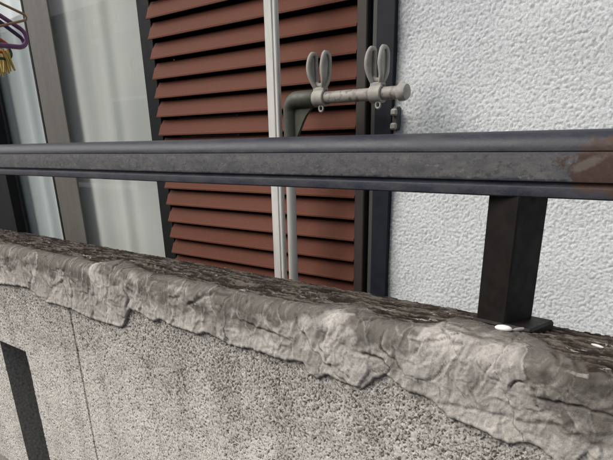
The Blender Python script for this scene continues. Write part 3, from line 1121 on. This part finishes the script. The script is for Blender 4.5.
# ------------------------------------------------------------------ aluminium pole and pipe stand in front of the shutter
Y_P = 1.06
pl, pr = on_y(268.9, 100, Y_P).x, on_y(281.6, 100, Y_P).x
d = 0.013
w = 0.0335
pr = pl + w
yf = Y_P - d / 2
prof = [(pl + 0.002, yf), (pl + w * 0.66, yf), (pl + w * 0.68, yf + 0.004), (pl + w * 0.76, yf + 0.004), (pl + w * 0.78, yf + 0.0005),
        (pr - 0.002, yf + 0.0005), (pr, yf + 0.0025), (pr, yf + d - 0.002), (pr - 0.002, yf + d), (pl + 0.002, yf + d), (pl, yf + d - 0.002), (pl, yf + 0.002)]
pole = thing('aluminium_pole', 'upright pale aluminium pole with a groove, in front of the louvred shutter', 'pole', ((pl + pr) / 2, Y_P, 0))
b = MB()
b.extrude_z(prof, 0.012, 2.6)
b.build('shaft', M['pole_aluminium'], pole)
b = MB()
b.box(pl - 0.04, pr + 0.04, Y_P - 0.05, Y_P + 0.05, 0.0, 0.012, 0.002)
b.build('foot_plate', M['pole_aluminium'], pole)
b = MB()
b.box(pl + 0.004, pr - 0.004, 0.80, Y_P - d / 2 + 0.001, 2.02, 2.05, 0.003)
b.tube([(0.5 * (pl + pr), 0.80 + 0.035 * math.sin(t), 2.035 + 0.03 - 0.035 * math.cos(t)) for t in np.linspace(-1.9, 1.9, 11)], 0.006, 8)
b.build('bracket_arm', M['pole_aluminium'], pole)

pz = on_y(345, 96.5, Y_P).z
r_p = 0.0113
stand_x = on_y(290.6, 122, Y_P).x
x_cap0, x_cap1 = on_y(399, 92, Y_P).x, on_y(407.5, 92, Y_P).x
x_el = on_y(316, 96, Y_P).x
stand = thing('pipe_stand', 'weathered grey pipe with olive plastic elbow bent down beside the aluminium pole', 'pipe', (stand_x, Y_P, 0))
b = MB()
b.tube([(x_el - 0.02, Y_P, pz), (x_cap1 - 0.004, Y_P, pz)], r_p, 24)
b.build('horizontal_pipe', M['pipe'], stand, auto=0.6)
b = MB()
b.tube([(stand_x - 0.004, Y_P, 0.01), (stand_x - 0.004, Y_P, pz - 0.09)], 0.0108, 24)
b.build('vertical_pipe', M['pipe_grey'], stand, auto=0.6)
b = MB()
r_e = 0.0172
path, rad = [], []
path.append(Vector((stand_x, Y_P, pz - 0.115))); rad.append(0.0150)
path.append(Vector((stand_x, Y_P, pz - 0.040))); rad.append(0.0152)
R_b = 0.022
for t in np.linspace(0, math.pi / 2, 9):
    path.append(Vector((stand_x + R_b - R_b * math.cos(t), Y_P, pz - R_b + R_b * math.sin(t))))
    rad.append(0.0153 + (r_e - 0.0153) * min(1.0, t / 0.9))
path += [Vector((x_el - 0.004, Y_P, pz)), Vector((x_el, Y_P, pz))]
rad += [r_e, r_e - 0.0025]
b.tube(path, rad, 24)
elbow = b.build('elbow_joint', M['olive_plastic'], stand, auto=0.7)
b = MB()
web = [(stand_x + 0.010, pz - 0.010)] + [(stand_x + 0.010 + 0.048 * math.cos(t) , pz - 0.012 - 0.060 * math.sin(t)) for t in (0,)]
web = [(stand_x + 0.008, pz - 0.008), (x_el - 0.010, pz - 0.008), (x_el - 0.012, pz - 0.018), (x_el - 0.026, pz - 0.030), (x_el - 0.036, pz - 0.044), (stand_x + 0.0185, pz - 0.075), (stand_x + 0.008, pz - 0.080)]
vs = [(x, Y_P - 0.0035, z) for x, z in web] + [(x, Y_P + 0.0035, z) for x, z in web]
n = len(web)
b.add(vs, [tuple(range(n - 1, -1, -1)), tuple(range(n, 2 * n))] + [(i, (i + 1) % n, n + (i + 1) % n, n + i) for i in range(n)])
b.build('gusset', M['olive_plastic'], elbow)
b = MB()
b.tube([(x_cap0, Y_P, pz), (x_cap0 + 0.002, Y_P, pz), (x_cap1 - 0.006, Y_P, pz), (x_cap1 - 0.001, Y_P, pz), (x_cap1 + 0.001, Y_P, pz)],
       [0.0132, 0.0148, 0.0148, 0.0130, 0.008], 24)
b.build('end_cap', M['clip_plastic'], stand, auto=0.7)


# ------------------------------------------------------------------ plastic clips on the pipe: ring, saddle, two looped ears, lug with eye
def clip(px, label, scale, lean, first=False):
    xc_ = on_y(px, 96, Y_P).x
    root = thing('pipe_clip', label, 'clip', (xc_, Y_P, pz + r_p))
    r0 = r_p + 0.0004
    b = MB()
    n = 28
    hw = 0.0135 * scale
    vs, fs = [], []
    for x, r in ((-hw, r0), (-hw, r0 + 0.0030), (-hw + 0.0012, r0 + 0.0042), (hw - 0.0012, r0 + 0.0042), (hw, r0 + 0.0030), (hw, r0)):
        for k in range(n):
            t = 2 * math.pi * k / n
            vs.append((xc_ + x, Y_P + r * math.cos(t), pz + r * math.sin(t)))
    for i in range(5):
        for k in range(n):
            fs.append((i * n + k, i * n + (k + 1) % n, (i + 1) * n + (k + 1) % n, (i + 1) * n + k))
    for k in range(n):
        fs.append((5 * n + k, 5 * n + (k + 1) % n, (k + 1) % n, k))
    b.add(vs, fs)
    b.build('ring', M['clip_plastic'], root, auto=0.6)
    zt = pz + r0 + 0.003
    # saddle between the ears
    b = MB()
    b.box(xc_ - hw, xc_ + hw, Y_P - 0.008, Y_P + 0.008, zt - 0.003, zt + 0.005, 0.0015)
    b.tube([(xc_ - hw * 0.75 + t * hw * 1.5, Y_P, zt + 0.0085 + 0.004 * (abs(t - 0.5) * 2) ** 2) for t in np.linspace(0, 1, 9)], 0.0045, 10)
    b.build('saddle', M['clip_plastic'], root)
    for sgn in (-1, 1):
        hgt = 0.059 * scale
        # an ear: blunt shell bowed outwards, thick rim round a shallow hollow
        m = 30

        def at(q, yy_):
            bow = sgn * (0.0050 + (0.0125 if sgn < 0 else 0.0090) * math.sin(min(1, 0.10 + q * 0.70) * math.pi) + lean * q * 0.006) + (0.0016 * math.sin(q * 8.0) if sgn > 0 else 0)
            return Vector((xc_ + bow * scale, Y_P + yy_, zt + 0.003 + q * hgt))
        loop, qy = [], []
        for k in range(m):
            t = 2 * math.pi * k / m
            st, ct = math.sin(t), math.cos(t)
            yy_ = 0.0125 * math.copysign(abs(st) ** 0.6, st)
            q = 0.5 * (1 - math.copysign(abs(ct) ** 0.9, ct))
            yy_ *= 0.55 + 0.45 * min(1, q / 0.5)
            loop.append(at(q, yy_))
            qy.append((q, yy_))
        b = MB()
        b.tube(loop, [0.0040 + 0.0010 * max(0.0, -y_ / 0.0098) for q, y_ in qy], 8, closed=True)
        ear = b.build('ear', M['clip_plastic'], root, auto=0.9)
        b = MB()
        vs, fs = [], []
        for k in range(1, m // 2):
            q, w_ = qy[k]
            for dx_ in (0.0, 0.0018):
                for y_ in (-abs(w_), 0, abs(w_)):
                    vs.append(at(q, y_) + Vector((-0.0042 + dx_, 0, 0)))
        nr = m // 2 - 1
        for i in range(nr - 1):
            for k in (0, 1, 3, 4):
                fs.append((i * 6 + k, i * 6 + k + 1, i * 6 + k + 7, i * 6 + k + 6))
        b.add(vs, fs)
        b.build('web', M['clip_plastic'], ear, auto=0.9)
    for sx_ in (0.45,):
        b = MB()
        zl = pz - r0 - 0.0075
        xl = xc_ + sx_ * hw
        b.tube([(xl + 0.0052 * math.cos(t), Y_P - 0.006, zl + 0.0058 * math.sin(t)) for t in np.linspace(0, 2 * math.pi, 14)[:-1]], 0.0021, 8, closed=True)
        b.box(xl - 0.0045, xl + 0.0045, Y_P - 0.0055, Y_P + 0.006, zl + 0.0035, zl + 0.008, 0.001)
        b.build('lug', M['clip_plastic'], root, auto=0.9)
    return root


clip(320.5, 'weathered off white two eared pipe clip next to the olive elbow', 1.06, 0.5)
clip(377.5, 'weathered off white two eared pipe clip next to the rounded pipe end cap', 1.0, 0.1)

# small keeper on the wall edge under the pipe
kx = on_y(396.5, 112, Y_HOUSE - 0.01)
keeper = thing('wall_keeper', 'small pale metal keeper on the stucco edge below the pipe end', 'bracket', (kx.x, Y_HOUSE - 0.012, kx.z))
b = MB()
b.box(kx.x - 0.010, kx.x + 0.004, Y_HOUSE - 0.012, Y_HOUSE + 0.004, kx.z - 0.034, kx.z + 0.010, 0.003)
b.build('plate', M['grey_strip'], keeper)
for dz in (0.0, -0.026):
    b = MB()
    b.box(kx.x - 0.009, kx.x + 0.006, Y_HOUSE - 0.021, Y_HOUSE - 0.0125, kx.z + dz - 0.007, kx.z + dz + 0.006, 0.003)
    b.build('tab', M['clip_plastic'], keeper)

# ------------------------------------------------------------------ laundry pole with hangers
Y_L, Z_L = 0.80, 2.08
lp = MB()
lp.tube([(-3.05, Y_L, Z_L), (-0.78, Y_L, Z_L)], 0.014, 18)
o = lp.build('laundry_pole', M['steel'], None, auto=0.6)
tag(o, 'steel laundry pole above the hangers', 'pole')
b = MB()
b.box(-2.98, -2.94, Y_L - 0.02, Y_HOUSE + 0.001, Z_L - 0.045, Z_L - 0.0145, 0.002)
tag(b.build('pole_bracket', M['steel']), 'steel wall bracket under the laundry pole', 'bracket')


def hanger(end_px, end_py, Yend, mat, label, r, arm_drop, bar_drop, flat=1.0, turn=0.0, n_s=10, sag=0.0):
    """a clothes hanger whose house-side shoulder tip shows at the given pixel"""
    e = on_y(end_px, end_py, Yend)
    x = e.x
    half_w = Yend - Y_L
    tip = Vector((0, half_w, 0))
    ze = e.z
    apex = ze + arm_drop
    root = thing('clothes_hanger', label, 'hanger', (x, Y_L, ze), 'hangers on the laundry pole')
    b = MB()
    pts = []

    def arc_pts(c, rr, t0, t1, n=7):
        return [(c[0] + rr * math.cos(t), c[1] + rr * math.sin(t)) for t in np.linspace(t0, t1, n)]
    rr = abs(bar_drop) * 0.5
    sl = math.atan2(arm_drop, half_w)
    right_arc = arc_pts((half_w - rr, -rr * 0.2), rr, math.pi / 2 - sl, -math.pi / 2, 8)
    left_arc = [(-y, z) for y, z in reversed(right_arc)]
    pts = [(0.02, arm_drop)] + right_arc + [(0, -rr * 1.2 - sag)] + left_arc + [(-0.02, arm_drop)]
    R_ = Matrix.Rotation(turn, 3, 'Z')
    path = [Vector((x, Y_L, ze)) + R_ @ Vector((0, y, z)) for y, z in pts]
    b.tube(path, r, n_s, closed=True, flat=flat, flat_dir=(1, 0, 0))
    b.build('body', M[mat], root, auto=1.0)
    b = MB()
    top = Z_L + 0.0165
    zc_ = Z_L
    rh = 0.0175
    hook = [(x, Y_L, apex - 0.005), (x, Y_L, zc_ - 0.045)]
    hook += [(x, Y_L - rh * math.sin(t) * (1 if t < 9 else 1), zc_ - rh * math.cos(t)) for t in np.linspace(0.35, 4.2, 13)]
    b.tube(hook, 0.0019, 8)
    b.build('hook', M['steel'], root, auto=1.0)
    return root


hanger(26, 36, 1.00, 'purple_plastic', 'thick purple plastic hanger over the bluish curtain', 0.0060, 0.10, 0.050)
hanger(23, 41, 0.995, 'violet_plastic', 'dark violet plastic hanger just inside the thick purple one', 0.0055, 0.115, 0.030)
hanger(26, 17, 1.00, 'tan_plastic', 'thin tan hanger above the purple hangers', 0.0034, 0.06, 0.016, sag=0.055)
hanger(9, 47, 0.985, 'orange_plastic', 'thin orange hanger below the purple hangers', 0.0042, 0.10, 0.025)
hanger(11, 52, 0.985, 'green_plastic', 'dark green hanger with small yellow pegs below it', 0.0040, 0.10, 0.032)
for k, (px, py, tilt) in enumerate([(2.0, 61, 0.1), (5.5, 62, -0.12), (8.5, 60, 0.18), (1.0, 66, -0.2)]):
    e = on_y(px, py, 0.965 + 0.003 * k)
    peg = thing('clothes_peg', 'yellow clothes peg dangling under the dark green hanger', 'peg', e, 'yellow pegs under the green hanger')
    for sg in (-1, 1):
        b = MB()
        R_ = Matrix.Rotation(tilt, 3, 'X')
        path = [e + R_ @ Vector((0.001 * k, sg * (0.0035 + 0.0035 * abs(q)), 0.030 * q)) for q in (-1, -0.6, -0.2, 0.2, 0.6, 1)]
        b.tube(path, [0.003, 0.0042, 0.0045, 0.0042, 0.0038, 0.003], 8)
        b.build('jaw', M['yellow_plastic'], peg, auto=1.0)
    b = MB()
    b.tube([e + Vector((0, 0.0055 * math.cos(t), 0.004 * math.sin(t))) for t in np.linspace(0, 2 * math.pi, 12)[:-1]], 0.0012, 6, closed=True)
    b.build('spring', M['steel'], peg)


# ------------------------------------------------------------------ bits lying on the wall top
def bit(name, label, cat, px, py, sx_, sy_, sz_, rot, mat, seed, group=None):
    p = on_z(px, py, Z_TOP + 0.001)
    z = top_height(p.x, p.y)
    p = on_z(px, py, z + sz_ * 0.5)
    z = top_height(p.x, p.y)
    m_, n_ = 9, 14
    vs, fs = [], []
    rr = random.Random(seed)
    for i in range(1, m_):
        t = math.pi * i / m_
        for k in range(n_):
            f_ = 2 * math.pi * k / n_
            w_ = 1 + 0.12 * math.sin(2 * f_ + seed) + rr.uniform(-0.05, 0.05)
            vs.append(Vector((sx_ * math.sin(t) * math.cos(f_) * w_, sy_ * math.sin(t) * math.sin(f_) * w_, sz_ * math.cos(t))))
    vs += [Vector((0, 0, sz_)), Vector((0, 0, -sz_))]
    for i in range(m_ - 2):
        for k in range(n_):
            fs.append((i * n_ + k, (i + 1) * n_ + k, (i + 1) * n_ + (k + 1) % n_, i * n_ + (k + 1) % n_))
    for k in range(n_):
        fs.append((len(vs) - 2, k, (k + 1) % n_))
        fs.append((len(vs) - 1, (m_ - 2) * n_ + (k + 1) % n_, (m_ - 2) * n_ + k))
    R_ = Matrix.Rotation(rot, 3, 'Z')
    b = MB()
    b.add([R_ @ q + Vector((p.x, p.y, z + sz_ * 0.75)) for q in vs], fs)
    return tag(b.build(name, M[mat], None, smooth=True), label, cat, group)


bit('pebble', 'smooth white oval pebble at the foot of the dark post', 'pebble', 503.5, 328, 0.0085, 0.0062, 0.0032, 0.1, 'white_stone', 2)
bit('mortar_chip', 'long pale mortar sliver beside the base plate', 'chip', 519.5, 330.5, 0.0105, 0.0024, 0.0022, 0.95, 'clip_plastic', 5)
bit('mortar_chip', 'small white curved chip on the wall top beyond the base plate', 'chip', 597, 348, 0.0065, 0.0016, 0.0014, -0.35, 'pole_aluminium', 8)

# ------------------------------------------------------------------ house across the lane (seen mirrored in the panes)
nb = thing('neighbouring_house', 'low dark roofed house across the lane mirrored in the window pane', 'house', (-9, -7, 0))
b = MB()
b.box(-22, 3, -13, -7, 0, 4.3)
b.build('wall', M['neighbour_wall'], nb)
b = MB()
vs = [(-22.6, -6.4, 4.31), (3.6, -6.4, 4.31), (3.6, -13.6, 4.31), (-22.6, -13.6, 4.31), (-20, -10, 6.1), (1, -10, 6.1)]
b.add(vs, [(0, 1, 5, 4), (1, 2, 5), (2, 3, 4, 5), (3, 0, 4), (3, 2, 1, 0)])
b.build('roof', M['neighbour_roof'], nb)
for x0 in (-18.5, -14.5, -10.0, -5.5, -1.5):
    b = MB()
    b.box(x0, x0 + 1.7, -6.99, -6.93, 1.3, 2.5, 0.01)
    wf = b.build('window', M['neighbour_trim'], nb)
    b = MB()
    b.box(x0 + 0.08, x0 + 1.62, -6.925, -6.915, 1.38, 2.42)
    b.build('pane', M['neighbour_glass'], wf)


def mirrored(px, py, Yw):
    v_ = ray(px, py)
    p_ = v_ * (2 * YG - Yw) / v_[1]
    return p_[0], p_[2] + ZC


for (ax, ay, bx, by), nm in (((117, 6, 134, 19), 'window'), ((115, 24, 134, 30), 'canopy'), ((66, 23, 84, 30), 'balcony_panel'), ((94, 20, 97, 27), 'downpipe'), ((92, 40, 100, 43), 'canopy')):
    x0, z1 = mirrored(ax, ay, -6.9)
    x1, z0 = mirrored(bx, by, -6.9)
    b = MB()
    b.box(min(x0, x1), max(x0, x1), -6.99, -6.86, min(z0, z1), max(z0, z1), 0.01)
    b.build(nm, M['neighbour_trim'], nb)
